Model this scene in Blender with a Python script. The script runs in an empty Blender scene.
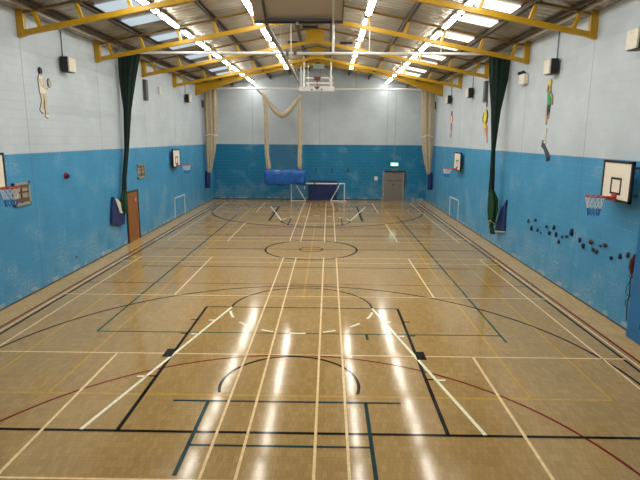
import bpy, bmesh, math, random
from math import pi, sin, cos, radians, sqrt, atan2
from mathutils import Vector, Matrix
random.seed(7)
C = bpy.context.scene.collection
sc = bpy.context.scene

# ------------------------------------------------------------------ materials
def nm(name):
    m = bpy.data.materials.new(name); m.use_nodes = True
    nt = m.node_tree; b = nt.nodes['Principled BSDF']
    return m, nt, b
def simple(name, col, rough=.5, metal=0, spec=.5, noise=0, nscale=8, bump=0, bscale=60):
    m, nt, b = nm(name)
    b.inputs['Base Color'].default_value = (*col, 1)
    b.inputs['Roughness'].default_value = rough
    b.inputs['Metallic'].default_value = metal
    b.inputs['Specular IOR Level'].default_value = spec
    if noise or bump:
        tc = nt.nodes.new('ShaderNodeTexCoord')
        if noise:
            n = nt.nodes.new('ShaderNodeTexNoise'); n.inputs['Scale'].default_value = nscale
            n.inputs['Detail'].default_value = 4
            nt.links.new(tc.outputs['Object'], n.inputs['Vector'])
            r = nt.nodes.new('ShaderNodeValToRGB')
            r.color_ramp.elements[0].position = .3; r.color_ramp.elements[1].position = .7
            r.color_ramp.elements[0].color = (*[c*(1-noise) for c in col], 1)
            r.color_ramp.elements[1].color = (*[min(1, c*(1+noise)) for c in col], 1)
            nt.links.new(n.outputs['Fac'], r.inputs['Fac'])
            nt.links.new(r.outputs['Color'], b.inputs['Base Color'])
        if bump:
            n2 = nt.nodes.new('ShaderNodeTexNoise'); n2.inputs['Scale'].default_value = bscale
            nt.links.new(tc.outputs['Object'], n2.inputs['Vector'])
            bp = nt.nodes.new('ShaderNodeBump'); bp.inputs['Strength'].default_value = bump
            bp.inputs['Distance'].default_value = .01
            nt.links.new(n2.outputs['Fac'], bp.inputs['Height'])
            nt.links.new(bp.outputs['Normal'], b.inputs['Normal'])
    return m
def emis(name, col, strength, base=None):
    m, nt, b = nm(name)
    b.inputs['Base Color'].default_value = (*(base or col), 1)
    b.inputs['Emission Color'].default_value = (*col, 1)
    b.inputs['Emission Strength'].default_value = strength
    return m

def math_node(nt, op, a, b=None, c=None):
    n = nt.nodes.new('ShaderNodeMath'); n.operation = op
    for i, v in enumerate((a, b, c)):
        if v is None: continue
        if isinstance(v, (int, float)): n.inputs[i].default_value = v
        else: nt.links.new(v, n.inputs[i])
    return n.outputs[0]
def mix(nt, fac, a, b, mode='MIX'):
    n = nt.nodes.new('ShaderNodeMix'); n.data_type = 'RGBA'; n.blend_type = mode
    for sock, v in ((n.inputs[0], fac), (n.inputs[6], a), (n.inputs[7], b)):
        if isinstance(v, (int, float)): sock.default_value = v
        elif isinstance(v, tuple): sock.default_value = (*v, 1)
        else: nt.links.new(v, sock)
    return n.outputs[2]

def wall_mat(name, horiz, white, blue):
    """painted blockwork: pale upper band, blue lower band"""
    m, nt, b = nm(name)
    g = nt.nodes.new('ShaderNodeNewGeometry')
    s = nt.nodes.new('ShaderNodeSeparateXYZ'); nt.links.new(g.outputs['Position'], s.inputs[0])
    cb = nt.nodes.new('ShaderNodeCombineXYZ')
    nt.links.new(s.outputs[horiz], cb.inputs[0]); nt.links.new(s.outputs[2], cb.inputs[1])
    br = nt.nodes.new('ShaderNodeTexBrick')
    br.inputs['Scale'].default_value = 1; br.inputs['Brick Width'].default_value = .45
    br.inputs['Row Height'].default_value = .225; br.inputs['Mortar Size'].default_value = .008
    br.inputs['Mortar Smooth'].default_value = .6
    br.inputs['Color1'].default_value = (1, 1, 1, 1); br.inputs['Color2'].default_value = (.955, .955, .955, 1)
    br.inputs['Mortar'].default_value = (.92, .92, .92, 1)
    nt.links.new(cb.outputs[0], br.inputs['Vector'])
    n1 = nt.nodes.new('ShaderNodeTexNoise'); n1.inputs['Scale'].default_value = .9; n1.inputs['Detail'].default_value = 6
    nt.links.new(cb.outputs[0], n1.inputs['Vector'])
    n2 = nt.nodes.new('ShaderNodeTexNoise'); n2.inputs['Scale'].default_value = 14; n2.inputs['Detail'].default_value = 5
    n2.inputs['Roughness'].default_value = .7
    nt.links.new(cb.outputs[0], n2.inputs['Vector'])
    isblue = math_node(nt, 'LESS_THAN', s.outputs[2], 3.82)
    # scuffs: pale worn paint in patches low on the wall
    mr = nt.nodes.new('ShaderNodeMapRange'); mr.inputs[1].default_value = 0.0; mr.inputs[2].default_value = 1.7
    mr.inputs[3].default_value = .19; mr.inputs[4].default_value = 0
    nt.links.new(s.outputs[2], mr.inputs[0])
    sc1 = math_node(nt, 'ADD', n1.outputs['Fac'], mr.outputs[0])
    sc2 = math_node(nt, 'MULTIPLY', math_node(nt, 'SUBTRACT', sc1, .55), 7)
    sc3 = nt.nodes.new('ShaderNodeClamp'); nt.links.new(sc2, sc3.inputs[0])
    speck = nt.nodes.new('ShaderNodeClamp')
    nt.links.new(math_node(nt, 'MULTIPLY', math_node(nt, 'SUBTRACT', n2.outputs['Fac'], .44), 5), speck.inputs[0])
    scf = math_node(nt, 'MULTIPLY', math_node(nt, 'MULTIPLY', sc3.outputs[0], speck.outputs[0]), .6)
    # flaked band just above the floor
    low = math_node(nt, 'LESS_THAN', s.outputs[2], .16)
    n3 = nt.nodes.new('ShaderNodeTexNoise'); n3.inputs['Scale'].default_value = 2.6; n3.inputs['Detail'].default_value = 5
    nt.links.new(cb.outputs[0], n3.inputs['Vector'])
    fl = nt.nodes.new('ShaderNodeClamp')
    nt.links.new(math_node(nt, 'MULTIPLY', math_node(nt, 'SUBTRACT', n3.outputs['Fac'], .49), 12), fl.inputs[0])
    flk = math_node(nt, 'MULTIPLY', math_node(nt, 'MULTIPLY', low, fl.outputs[0]), .8)
    scf = math_node(nt, 'MAXIMUM', scf, flk)
    bluec = mix(nt, scf, blue, (.42, .52, .56))
    # mortar courses catch worn pale paint on the blue
    cr = math_node(nt, 'MULTIPLY', br.outputs['Fac'], math_node(nt, 'MULTIPLY', speck.outputs[0], .75))
    bluec = mix(nt, cr, bluec, (.3, .5, .6))
    col = mix(nt, isblue, white, bluec)
    col = mix(nt, 1.0, col, br.outputs['Color'], 'MULTIPLY')
    # broad unevenness of the paint
    ramp = nt.nodes.new('ShaderNodeMapRange'); ramp.inputs[1].default_value = .3; ramp.inputs[2].default_value = .7
    ramp.inputs[3].default_value = .92; ramp.inputs[4].default_value = 1.05
    nt.links.new(n1.outputs['Fac'], ramp.inputs[0])
    cg = nt.nodes.new('ShaderNodeCombineColor')
    for i in range(3): nt.links.new(ramp.outputs[0], cg.inputs[i])
    col = mix(nt, 1.0, col, cg.outputs[0], 'MULTIPLY')
    # movement joints at the truss positions
    pos = math_node(nt, 'ADD', s.outputs[horiz], 100*4.63 - 2.5 if horiz == 1 else 100*4.63)
    md = math_node(nt, 'MODULO', pos, 4.63)
    dj = math_node(nt, 'ABSOLUTE', math_node(nt, 'SUBTRACT', md, .02))
    jt = math_node(nt, 'MULTIPLY', math_node(nt, 'LESS_THAN', dj, .014), .45)
    col = mix(nt, jt, col, (.08, .1, .12))
    nt.links.new(col, b.inputs['Base Color'])
    b.inputs['Roughness'].default_value = .5
    b.inputs['Specular IOR Level'].default_value = .3
    bp = nt.nodes.new('ShaderNodeBump'); bp.inputs['Strength'].default_value = .4; bp.inputs['Distance'].default_value = .012
    hh = math_node(nt, 'SUBTRACT', math_node(nt, 'MULTIPLY', n2.outputs['Fac'], .3), br.outputs['Fac'])
    nt.links.new(hh, bp.inputs['Height']); nt.links.new(bp.outputs['Normal'], b.inputs['Normal'])
    return m

def floor_mat():
    m, nt, b = nm('block_floor')
    g = nt.nodes.new('ShaderNodeNewGeometry')
    mp = nt.nodes.new('ShaderNodeMapping'); nt.links.new(g.outputs['Position'], mp.inputs['Vector'])
    br = nt.nodes.new('ShaderNodeTexBrick')
    br.inputs['Scale'].default_value = 1; br.inputs['Brick Width'].default_value = .075
    br.inputs['Row Height'].default_value = .15; br.inputs['Mortar Size'].default_value = .003
    br.offset = 0.5
    br.inputs['Color1'].default_value = (1, 1, 1, 1); br.inputs['Color2'].default_value = (.84, .83, .8, 1)
    br.inputs['Mortar'].default_value = (.72, .7, .66, 1)
    nt.links.new(mp.outputs[0], br.inputs['Vector'])
    n1 = nt.nodes.new('ShaderNodeTexNoise'); n1.inputs['Scale'].default_value = .35; n1.inputs['Detail'].default_value = 5
    nt.links.new(mp.outputs[0], n1.inputs['Vector'])
    n2 = nt.nodes.new('ShaderNodeTexNoise'); n2.inputs['Scale'].default_value = 9; n2.inputs['Detail'].default_value = 6
    nt.links.new(mp.outputs[0], n2.inputs['Vector'])
    base = mix(nt, n1.outputs['Fac'], (.470, .306, .118), (.535, .358, .148))
    base = mix(nt, math_node(nt, 'MULTIPLY', n2.outputs['Fac'], .3), base, (.40, .262, .10))
    col = mix(nt, 1.0, base, br.outputs['Color'], 'MULTIPLY')
    pb = nt.nodes.new('ShaderNodeTexBrick'); pb.offset = 0
    pb.inputs['Scale'].default_value = 1; pb.inputs['Brick Width'].default_value = .61; pb.inputs['Row Height'].default_value = .61
    pb.inputs['Mortar Size'].default_value = .004; pb.inputs['Color1'].default_value = (1, 1, 1, 1)
    pb.inputs['Color2'].default_value = (.93, .92, .91, 1); pb.inputs['Mortar'].default_value = (.82, .8, .76, 1)
    nt.links.new(mp.outputs[0], pb.inputs['Vector'])
    col = mix(nt, 1.0, col, pb.outputs['Color'], 'MULTIPLY')
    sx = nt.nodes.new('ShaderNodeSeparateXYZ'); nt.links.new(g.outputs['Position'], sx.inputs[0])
    edge = math_node(nt, 'GREATER_THAN', math_node(nt, 'ABSOLUTE', sx.outputs[0]), 6.84)   # strip outside the courts coloured lighter to make up for light falloff
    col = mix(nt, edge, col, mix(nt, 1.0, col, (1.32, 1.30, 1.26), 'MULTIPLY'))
    nt.links.new(col, b.inputs['Base Color'])
    b.inputs['IOR'].default_value = 1.42
    b.inputs['Specular IOR Level'].default_value = .42
    r = nt.nodes.new('ShaderNodeMapRange'); r.inputs[3].default_value = .08; r.inputs[4].default_value = .14
    nt.links.new(n2.outputs['Fac'], r.inputs[0]); nt.links.new(r.outputs[0], b.inputs['Roughness'])
    bp = nt.nodes.new('ShaderNodeBump'); bp.inputs['Strength'].default_value = .035; bp.inputs['Distance'].default_value = .004
    w = nt.nodes.new('ShaderNodeTexNoise'); w.inputs['Scale'].default_value = 3
    nt.links.new(mp.outputs[0], w.inputs['Vector'])
    nt.links.new(w.outputs['Fac'], bp.inputs['Height'])
    nt.links.new(bp.outputs['Normal'], b.inputs['Normal'])
    return m
def paint(name, col):
    m = simple(name, col, rough=.10, spec=.18, noise=.12, nscale=11)
    m.node_tree.nodes['Principled BSDF'].inputs['IOR'].default_value = 1.3
    return m

M = {}
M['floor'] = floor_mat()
WH, BL = (.585, .665, .745), (.066, .325, .60)
M['wall_side'] = wall_mat('painted_blockwork_side', 1, WH, BL)
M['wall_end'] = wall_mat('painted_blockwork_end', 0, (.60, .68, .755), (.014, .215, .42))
M['roof'] = simple('roof_lining', (.44, .40, .34), rough=.27, metal=.3, noise=.14, nscale=1.3)
M['yellow'] = simple('yellow_gloss_steel', (.50, .285, .006), rough=.38, noise=.06, nscale=5)
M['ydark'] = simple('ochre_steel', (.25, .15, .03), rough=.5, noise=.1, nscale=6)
M['purlin'] = simple('brown_purlin', (.07, .052, .038), rough=.75, noise=.2, nscale=5)
M['tray'] = simple('galvanised_tray', (.55, .5, .42), rough=.35, metal=.5)
M['tube'] = emis('lit_diffuser', (1.0, .96, .86), 28.5)
M['fit'] = simple('fitting_white', (.75, .74, .7), rough=.4)
M['skyl'] = emis('rooflight_cool', (.60, .75, .86), .58, base=(.3, .35, .4))
M['skyr'] = emis('rooflight_warm', (1.0, .90, .76), 1.5, base=(.4, .4, .35))
M['white'] = simple('white_metal', (.78, .78, .76), rough=.35)
M['board'] = simple('backboard_cream', (.95, .88, .76), rough=.4, noise=.03, nscale=2)
M['black'] = simple('black_paint', (.012, .012, .014), rough=.45)
M['dgrey'] = simple('dark_grey_metal', (.09, .09, .095), rough=.5)
M['mgrey'] = simple('mid_grey_metal', (.25, .25, .25), rough=.45, metal=.3)
M['red'] = simple('rim_red', (.52, .05, .04), rough=.4)
M['rust'] = simple('rust_brown', (.2, .055, .035), rough=.5)
M['netw'] = simple('net_white', (.8, .8, .82), rough=.8)
M['netb'] = simple('net_blue', (.03, .13, .5), rough=.8)
M['gcurt'] = simple('green_curtain_cloth', (.004, .022, .018), rough=.85, noise=.3, nscale=9, bump=.4, bscale=25)
M['gbag'] = simple('green_net_bundle', (.006, .055, .022), rough=.8, noise=.45, nscale=22, bump=.5, bscale=30)
M['ccurt'] = simple('cream_net_cloth', (.47, .40, .285), rough=.85, noise=.12, nscale=6, bump=.4, bscale=20)
M['bag'] = simple('blue_vinyl', (.008, .105, .42), rough=.42, noise=.2, nscale=4, bump=.8, bscale=5)
M['navy'] = simple('navy_vinyl', (.008, .028, .13), rough=.5, noise=.15, nscale=5, bump=.2, bscale=6)
M['lining'] = simple('white_lining', (.7, .7, .66), rough=.7)
M['mat'] = simple('blue_mat_vinyl', (.012, .165, .43), rough=.45, noise=.06, nscale=2)
M['wood'] = simple('varnished_door_wood', (.30, .115, .03), rough=.35, noise=.12, nscale=3)
M['dframe'] = simple('door_frame_dark', (.05, .035, .025), rough=.5)
M['gdoor'] = simple('grey_door_paint', (.24, .215, .195), rough=.4, noise=.04, nscale=3)
M['gframe'] = simple('pale_grey_frame', (.32, .32, .32), rough=.4)
M['cream'] = simple('cream_plastic', (.80, .76, .66), rough=.5, noise=.12, nscale=18)
M['exit'] = emis('exit_sign_face', (.25, .9, .75), 1.4)
M['exitw'] = emis('exit_sign_symbol', (.8, 1.0, .95), 1.5)
M['plate'] = simple('pale_green_plate', (.33, .42, .36), rough=.5)
M['panel'] = simple('board_back_ply', (.63, .55, .47), rough=.6, noise=.04, nscale=2)
M['vent'] = simple('vent_steel', (.42, .41, .38), rough=.4, metal=.3)
M['ventd'] = simple('vent_dark', (.13, .09, .06), rough=.6)
M['ventb'] = simple('vent_tan', (.42, .36, .26), rough=.6)
M['skirt'] = simple('skirting_dark', (.05, .07, .09), rough=.6)
M['skin'] = simple('mural_skin', (.55, .34, .2), rough=.6)
M['skinp'] = simple('mural_pale_skin', (.66, .58, .4), rough=.6)
M['mwhite'] = simple('mural_white', (.80, .78, .70), rough=.6)
M['mgreen'] = simple('mural_green', (.02, .42, .14), rough=.6)
M['myellow'] = simple('mural_yellow', (.78, .68, .05), rough=.6)
M['mred'] = simple('mural_red', (.6, .08, .08), rough=.6)
M['morange'] = simple('mural_orange', (.66, .22, .1), rough=.6)
M['slate'] = simple('mural_slate', (.06, .07, .09), rough=.6)
M['rope'] = simple('rope_dark', (.03, .03, .05), rough=.8)
M['ropered'] = simple('rope_red', (.13, .02, .014), rough=.8)
M['holdb'] = simple('hold_navy', (.012, .015, .06), rough=.6)
M['holdr'] = simple('hold_red', (.075, .008, .014), rough=.6)
M['holdn'] = simple('hold_brown', (.10, .06, .05), rough=.6)
M['knob'] = simple('knob_red', (.35, .02, .05), rough=.5)
M['l_black'] = paint('line_black', (.014, .013, .012))
M['l_red'] = paint('line_red', (.19, .02, .012))
M['l_green'] = paint('line_green', (.018, .085, .045))
M['l_teal'] = paint('line_teal', (.018, .055, .062))
M['l_cream'] = paint('line_cream', (.88, .67, .37))
M['l_white'] = paint('line_white', (1.0, .93, .72))
M['l_yel'] = paint('line_yellow', (.54, .335, .075))
# translucent hanging net
nm_ = bpy.data.materials.new('hanging_mesh'); nm_.use_nodes = True
nt = nm_.node_tree; nt.nodes.remove(nt.nodes['Principled BSDF'])
tr = nt.nodes.new('ShaderNodeBsdfTransparent'); df = nt.nodes.new('ShaderNodeBsdfDiffuse')
df.inputs[0].default_value = (.16, .13, .10, 1)
mx = nt.nodes.new('ShaderNodeMixShader'); mx.inputs[0].default_value = .17
nt.links.new(tr.outputs[0], mx.inputs[1]); nt.links.new(df.outputs[0], mx.inputs[2])
nt.links.new(mx.outputs[0], nt.nodes['Material Output'].inputs['Surface'])
M['mesh'] = nm_

# ------------------------------------------------------------------ helpers
class MB:
    def __init__(s): s.v = []; s.f = []
    def box(s, x0, x1, y0, y1, z0, z1):
        n = len(s.v)
        s.v += [(x0,y0,z0),(x1,y0,z0),(x1,y1,z0),(x0,y1,z0),(x0,y0,z1),(x1,y0,z1),(x1,y1,z1),(x0,y1,z1)]
        s.f += [tuple(n+i for i in q) for q in ((0,3,2,1),(4,5,6,7),(0,1,5,4),(1,2,6,5),(2,3,7,6),(3,0,4,7))]
        return s
    def bar(s, a, b, w, h=None, up=(0, 0, 1)):
        """rectangular bar from a to b; w across, h along up"""
        h = h or w; a = Vector(a); b = Vector(b); d = (b-a).normalized(); u = Vector(up)
        if abs(d.dot(u)) > .99: u = Vector((0, 1, 0))
        sx = d.cross(u).normalized(); uz = sx.cross(d).normalized(); n = len(s.v)
        for p in (a, b):
            for i, j in ((-1,-1),(1,-1),(1,1),(-1,1)):
                s.v.append(tuple(p + sx*i*w/2 + uz*j*h/2))
        s.f += [tuple(n+i for i in q) for q in ((0,3,2,1),(4,5,6,7),(0,1,5,4),(1,2,6,5),(2,3,7,6),(3,0,4,7))]
        return s
    def tube(s, pts, r, n=8, closed=False, rs=None):
        pts = [Vector(p) for p in pts]; k = len(pts); base = len(s.v)
        prev = None
        for i, p in enumerate(pts):
            if closed: d = (pts[(i+1) % k]-pts[i-1]).normalized()
            else: d = (pts[min(i+1, k-1)]-pts[max(i-1, 0)]).normalized()
            if prev is None:
                u = Vector((0,0,1)) if abs(d.z) < .9 else Vector((0,1,0))
            else: u = prev
            sx = d.cross(u).normalized(); u = sx.cross(d).normalized(); prev = u
            rr = rs[i] if rs else r
            for j in range(n):
                a = 2*pi*j/n; s.v.append(tuple(p+(sx*cos(a)+u*sin(a))*rr))
        for i in range(k if closed else k-1):
            for j in range(n):
                a = base+i*n+j; b2 = base+i*n+(j+1) % n
                c = base+((i+1) % k)*n+(j+1) % n; d2 = base+((i+1) % k)*n+j
                s.f.append((a, b2, c, d2))
        if not closed:
            s.f.append(tuple(base+j for j in reversed(range(n))))
            s.f.append(tuple(base+(k-1)*n+j for j in range(n)))
        return s
    def prism(s, poly, axis, a, b):
        """poly of 2D points extruded along axis from a to b"""
        n = len(s.v); k = len(poly)
        for t in (a, b):
            for p, q in poly:
                s.v.append({0: (t, p, q), 1: (p, t, q), 2: (p, q, t)}[axis])
        s.f.append(tuple(range(n, n+k))); s.f.append(tuple(range(n+2*k-1, n+k-1, -1)))
        for i in range(k): s.f.append((n+i, n+(i+1) % k, n+k+(i+1) % k, n+k+i))
        return s
    def loft(s, rings):
        n = len(s.v); k = len(rings[0])
        for r in rings: s.v += [tuple(p) for p in r]
        for i in range(len(rings)-1):
            for j in range(k):
                s.f.append((n+i*k+j, n+i*k+(j+1) % k, n+(i+1)*k+(j+1) % k, n+(i+1)*k+j))
        s.f.append(tuple(n+j for j in reversed(range(k)))); s.f.append(tuple(n+(len(rings)-1)*k+j for j in range(k)))
        return s
    def build(s, name, mat, parent=None, smooth=False, bevel=0):
        top = parent
        while top is not None and top.parent is not None: top = top.parent
        if top is not None: org = Vector(top.location)
        elif name.split('_')[0] in ('floor', 'wall', 'ceiling', 'window', 'baseboard') and 'goal' not in name and 'slot' not in name and 'heater' not in name: org = Vector((0, 0, 0))
        else:
            org = Vector([(min(p[i] for p in s.v)+max(p[i] for p in s.v))/2 for i in range(3)]); org.z = min(p[2] for p in s.v)
        me = bpy.data.meshes.new(name); me.from_pydata([tuple(Vector(p)-org) for p in s.v], [], s.f); me.update()
        bm = bmesh.new(); bm.from_mesh(me); bmesh.ops.recalc_face_normals(bm, faces=bm.faces)
        if bevel: bmesh.ops.bevel(bm, geom=[e for e in bm.edges], offset=bevel, segments=2, affect='EDGES', profile=.5)
        bm.to_mesh(me); bm.free()
        if smooth:
            for p in me.polygons: p.use_smooth = True
        me.materials.append(mat)
        o = bpy.data.objects.new(name, me); C.objects.link(o)
        if parent is not None:
            o.parent = parent
        else: o.location = org
        return o
def tag(o, label=None, cat=None, group=None, kind=None):
    if label: o['label'] = label
    if cat: o['category'] = cat
    if group: o['group'] = group
    if kind: o['kind'] = kind
    return o
def thing(name, label, cat, loc, group=None, kind=None):
    o = bpy.data.objects.new(name, None); C.objects.link(o); o.location = loc; o.empty_display_size = .1
    return tag(o, label, cat, group, kind)
def copy_tree(src, offset, label=None):
    r = src.copy(); C.objects.link(r); r.location = Vector(src.location)+Vector(offset)
    if label: r['label'] = label
    for ch in list(src.children):
        c = ch.copy(); C.objects.link(c); c.parent = r
        for g in list(ch.children):
            d = g.copy(); C.objects.link(d); d.parent = c
    return r
ORD = ['first','second','third','fourth','fifth','sixth','seventh','eighth','ninth','tenth','eleventh','twelfth','thirteenth',
       'fourteenth','fifteenth','sixteenth','seventeenth','eighteenth','nineteenth','twentieth','twenty-first','twenty-second','twenty-third']

# ------------------------------------------------------------------ shell
YN, YF = -13.0, 25.0      # near and far walls
RZ, EZ = 9.0, 7.5         # ridge, eaves
SL = (RZ-EZ)/7.5
def roofz(x): return RZ-SL*abs(x)
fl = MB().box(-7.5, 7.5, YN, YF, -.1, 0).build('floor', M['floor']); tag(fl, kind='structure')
w = MB().box(-7.7, -7.5, YN, YF, -.1, EZ).build('wall_left', M['wall_side']); tag(w, kind='structure')
w = MB().box(7.5, 7.7, YN, YF, -.1, EZ).build('wall_right', M['wall_side']); tag(w, kind='structure')
gab = [(-7.7, -.1), (7.7, -.1), (7.7, EZ), (0, RZ+.05), (-7.7, EZ)]
w = MB().prism(gab, 1, YF, YF+.2).build('wall_far', M['wall_end']); tag(w, kind='structure')
w = MB().prism(gab, 1, YN-.2, YN).build('wall_near', M['wall_end']); tag(w, kind='structure')
for nme, b in (('baseboard_left', (-7.5, -7.485, YN, YF, 0, .035)), ('baseboard_right', (7.485, 7.5, YN, YF, 0, .035)),
               ('baseboard_far', (-7.5, 4.42, YF-.015, YF, 0, .07))):
    tag(MB().box(*b).build(nme, M['skirt']), kind='structure')
# profiled roof sheets, two slopes in one ceiling mesh, with openings filled by the rooflights below
rb = MB(); ys = []
y = YN
while y < YF:
    for dy, dz in ((0, 0), (.20, 0), (.225, .018), (.31, .018)):
        ys.append((y+dy, dz))
    y += .335
for s in (-1, 1):
    n = len(rb.v)
    for yy, dz in ys:
        rb.v.append((0, yy, RZ+dz)); rb.v.append((s*7.7, yy, EZ-.04+dz))
    for i in range(len(ys)-1):
        a = n+2*i; rb.f.append((a, a+1, a+3, a+2))
tag(rb.build('ceiling', M['roof']), kind='structure')
# rooflights
wn = 0
for i, b0 in enumerate((2.5, 7.13, 11.76, 16.39)):
    for dy in (.88, 2.78):
        for s, mt in ((-1, 'skyl'), (1, 'skyr')):
            wn += 1
            y0 = b0+dy; x0, x1 = s*4.72, s*5.82
            mb = MB(); n = 0
            for dz in (-.035, -.01):
                for (x, yy) in ((x0, y0), (x1, y0), (x1, y0+.8), (x0, y0+.8)): mb.v.append((x, yy, roofz(x)+dz))
            mb.f = [(0,1,2,3),(4,5,6,7),(0,1,5,4),(1,2,6,5),(2,3,7,6),(3,0,4,7)]
            tag(mb.build('window_%d' % wn, M[mt]), kind='structure')

# ------------------------------------------------------------------ court markings (parts of the floor)
class Lines:
    def __init__(s, z): s.v = []; s.f = []; s.z = z
    def seg(s, x0, y0, x1, y1, w=.05):
        d = Vector((x1-x0, y1-y0)); L = d.length; d /= L; nrm = Vector((-d.y, d.x))*w/2
        n = len(s.v)
        for (x, y), k in (((x0, y0), 1), ((x0, y0), -1), ((x1, y1), -1), ((x1, y1), 1)):
            s.v.append((x+nrm.x*k, y+nrm.y*k, s.z))
        s.f.append((n, n+1, n+2, n+3)); return s
    def arc(s, cx, cy, r, a0, a1, w=.05, n=64):
        b = len(s.v)
        for i in range(n+1):
            a = radians(a0+(a1-a0)*i/n)
            for rr in (r-w/2, r+w/2): s.v.append((cx+rr*cos(a), cy+rr*sin(a), s.z))
        for i in range(n): s.f.append((b+2*i, b+2*i+1, b+2*i+3, b+2*i+2))
        return s
    def build(s, name, mat, label):
        me = bpy.data.meshes.new(name); me.from_pydata(s.v, [], s.f); me.materials.append(mat); me.update()
        bm = bmesh.new(); bm.from_mesh(me)
        for f in bm.faces:
            f.normal_update()
            if f.normal.z < 0: f.normal_flip()
        bm.to_mesh(me); bm.free()
        o = bpy.data.objects.new(name, me); C.objects.link(o); o.parent = fl; o['label'] = label; o['kind'] = 'structure'
        return o
CY = 8.18
L = Lines(.0010)   # yellow, most worn, lowest
for x in (-5.43, -4.08, 4.08, 5.43): L.seg(x, -3.68, x, 20.04)
for y in (-3.68, 20.04): L.seg(-5.45, y, 5.45, y)
for y in (1.78, 14.58): L.seg(-4.08, y, 4.08, y, .04)
L.seg(0, 1.78, 0, 14.58); L.seg(-5.45, -3.68, -7.2, -3.68)
L.build('tennis_marking', M['l_yel'], 'worn yellow tennis court lines')
L = Lines(.0016)
for s in (-1, 1): L.seg(s*4.5, -.80, s*4.5, 17.2)
L.seg(4.5, -.8, 4.5, -1.2)
for y in (-.8, 17.2): L.seg(-4.52, y, 4.52, y)
L.seg(1.53, -.8, 1.53, -1.14, .06)
L.build('volleyball_marking', M['l_green'], 'dark green volleyball court lines')
L = Lines(.0022)
for s in (-1, 1): L.seg(s*6.79, -6.9, s*6.79, 23.3, .06)
for y in (3.2, 13.15): L.seg(-6.78, y, 6.78, y, .045)
L.arc(0, -6.9, 4.9, 0, 180); L.arc(0, 23.3, 4.9, 180, 360); L.arc(0, CY, .45, 0, 360)
L.build('netball_marking', M['l_red'], 'dark red netball court lines')
L = Lines(.0028)
for y in (5.27, 11.1): L.seg(-5.6, y, 5.6, y, .045)
for s in (-1, 1): L.seg(s*6.55, -4.82, s*6.55, 21.18, .06)
for s in (-1, 1):
    def Y(y): return CY+(y-CY)*s
    L.seg(-6.58, Y(-4.82), 6.58, Y(-4.82), .065)
    for t in (-1, 1):
        L.seg(t*2.45, Y(-4.82), t*2.45, Y(1.0), .065 if s == 1 else .10)
        for yy in (.02, -.87, -3.0): L.seg(t*2.45, Y(yy), t*2.60, Y(yy), .05)
        L.seg(t*6.25, Y(-4.82), t*6.25, Y(-3.25), .05)
    L.seg(-2.45, Y(1.0), 2.45, Y(1.0), .045)
    a0, a1 = (0, 180) if s == 1 else (180, 360)
    L.arc(0, Y(1.0), 1.8, a0, a1, .05 if s == 1 else .08)
    L.arc(0, Y(-3.25), 6.25, a0, a1, .052 if s == 1 else .10, 96)
    e = 15
    L.arc(0, Y(-3.28), 1.22, a0-e, a1+e, .055)
L.seg(-6.55, CY, 6.55, CY, .045); L.arc(0, CY, 1.78, 0, 360, .075)
L.build('basketball_marking', M['l_black'], 'black basketball court lines')
L = Lines(.0034)
L.seg(-1.88, -3.89, 1.88, -3.89, .055); L.seg(-1.3, -5.16, 1.3, -5.16, .05)
L.seg(-1.30, -3.89, -1.30, -5.85, .06); L.seg(1.30, -3.89, 1.30, -7.2, .06)
for s in (-1, 1): L.seg(s*1.36, 13.9, s*1.36, 16.2, .06)
L.build('practice_marking', M['l_teal'], 'dark teal practice lines')
L = Lines(.0040)
for yc in (0, 16.45):
    for t in (-1, 1):
        for x in (.5, .96, 6.14, 6.66): L.seg(t*x, yc-6.7, t*x, yc+6.7, .042 if x < 6.5 else .04)
        L.seg(t*3.57, yc+1.98, t*3.57, yc+6.7); L.seg(t*3.57, yc-1.98, t*3.57, yc-6.7)
        for y in (1.98, 5.94, 6.7):
            for q in (-1, 1): L.seg(t*.5, yc+q*y, t*6.6, yc+q*y, .04)
    for y in (1.98, 5.94, 6.7):
        for q in (-1, 1): L.seg(-.5, yc+q*y, .5, yc+q*y, .035)
L.build('badminton_marking', M['l_cream'], 'cream badminton court lines')
L = Lines(.0052)
for s in (-1, 1):
    for t in (-1, 1): L.seg(t*2.53, CY+(-1.75-CY)*s, t*2.53, CY+(-2.15-CY)*s, .19)
L.build('neutral_zone_marking', M['l_black'], 'black blocks beside the basketball key')
L = Lines(.0046)
for s in (-1, 1):
    def Y(y): return CY+(y-CY)*s
    for t in (-1, 1):
        L.seg(t*1.8, Y(1.0), t*3.0, Y(-4.80), .062)
        for yy, x0 in ((0.0, 2.0), (-.9, 2.19), (-3.02, 2.63)): L.seg(t*x0, Y(yy), t*(x0+.17), Y(yy), .06)
    for a0, a1 in ((-5.5, 5.5), (18, 28), (-28, -18), (41, 52), (-52, -41), (64, 80), (-80, -64)):
        b = -90 if s == 1 else 90
        L.arc(0, Y(1.0), 1.8, b+a0, b+a1, .065, 10)
L.build('key_marking', M['l_white'], 'thick white lines of the old basketball key')

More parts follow.
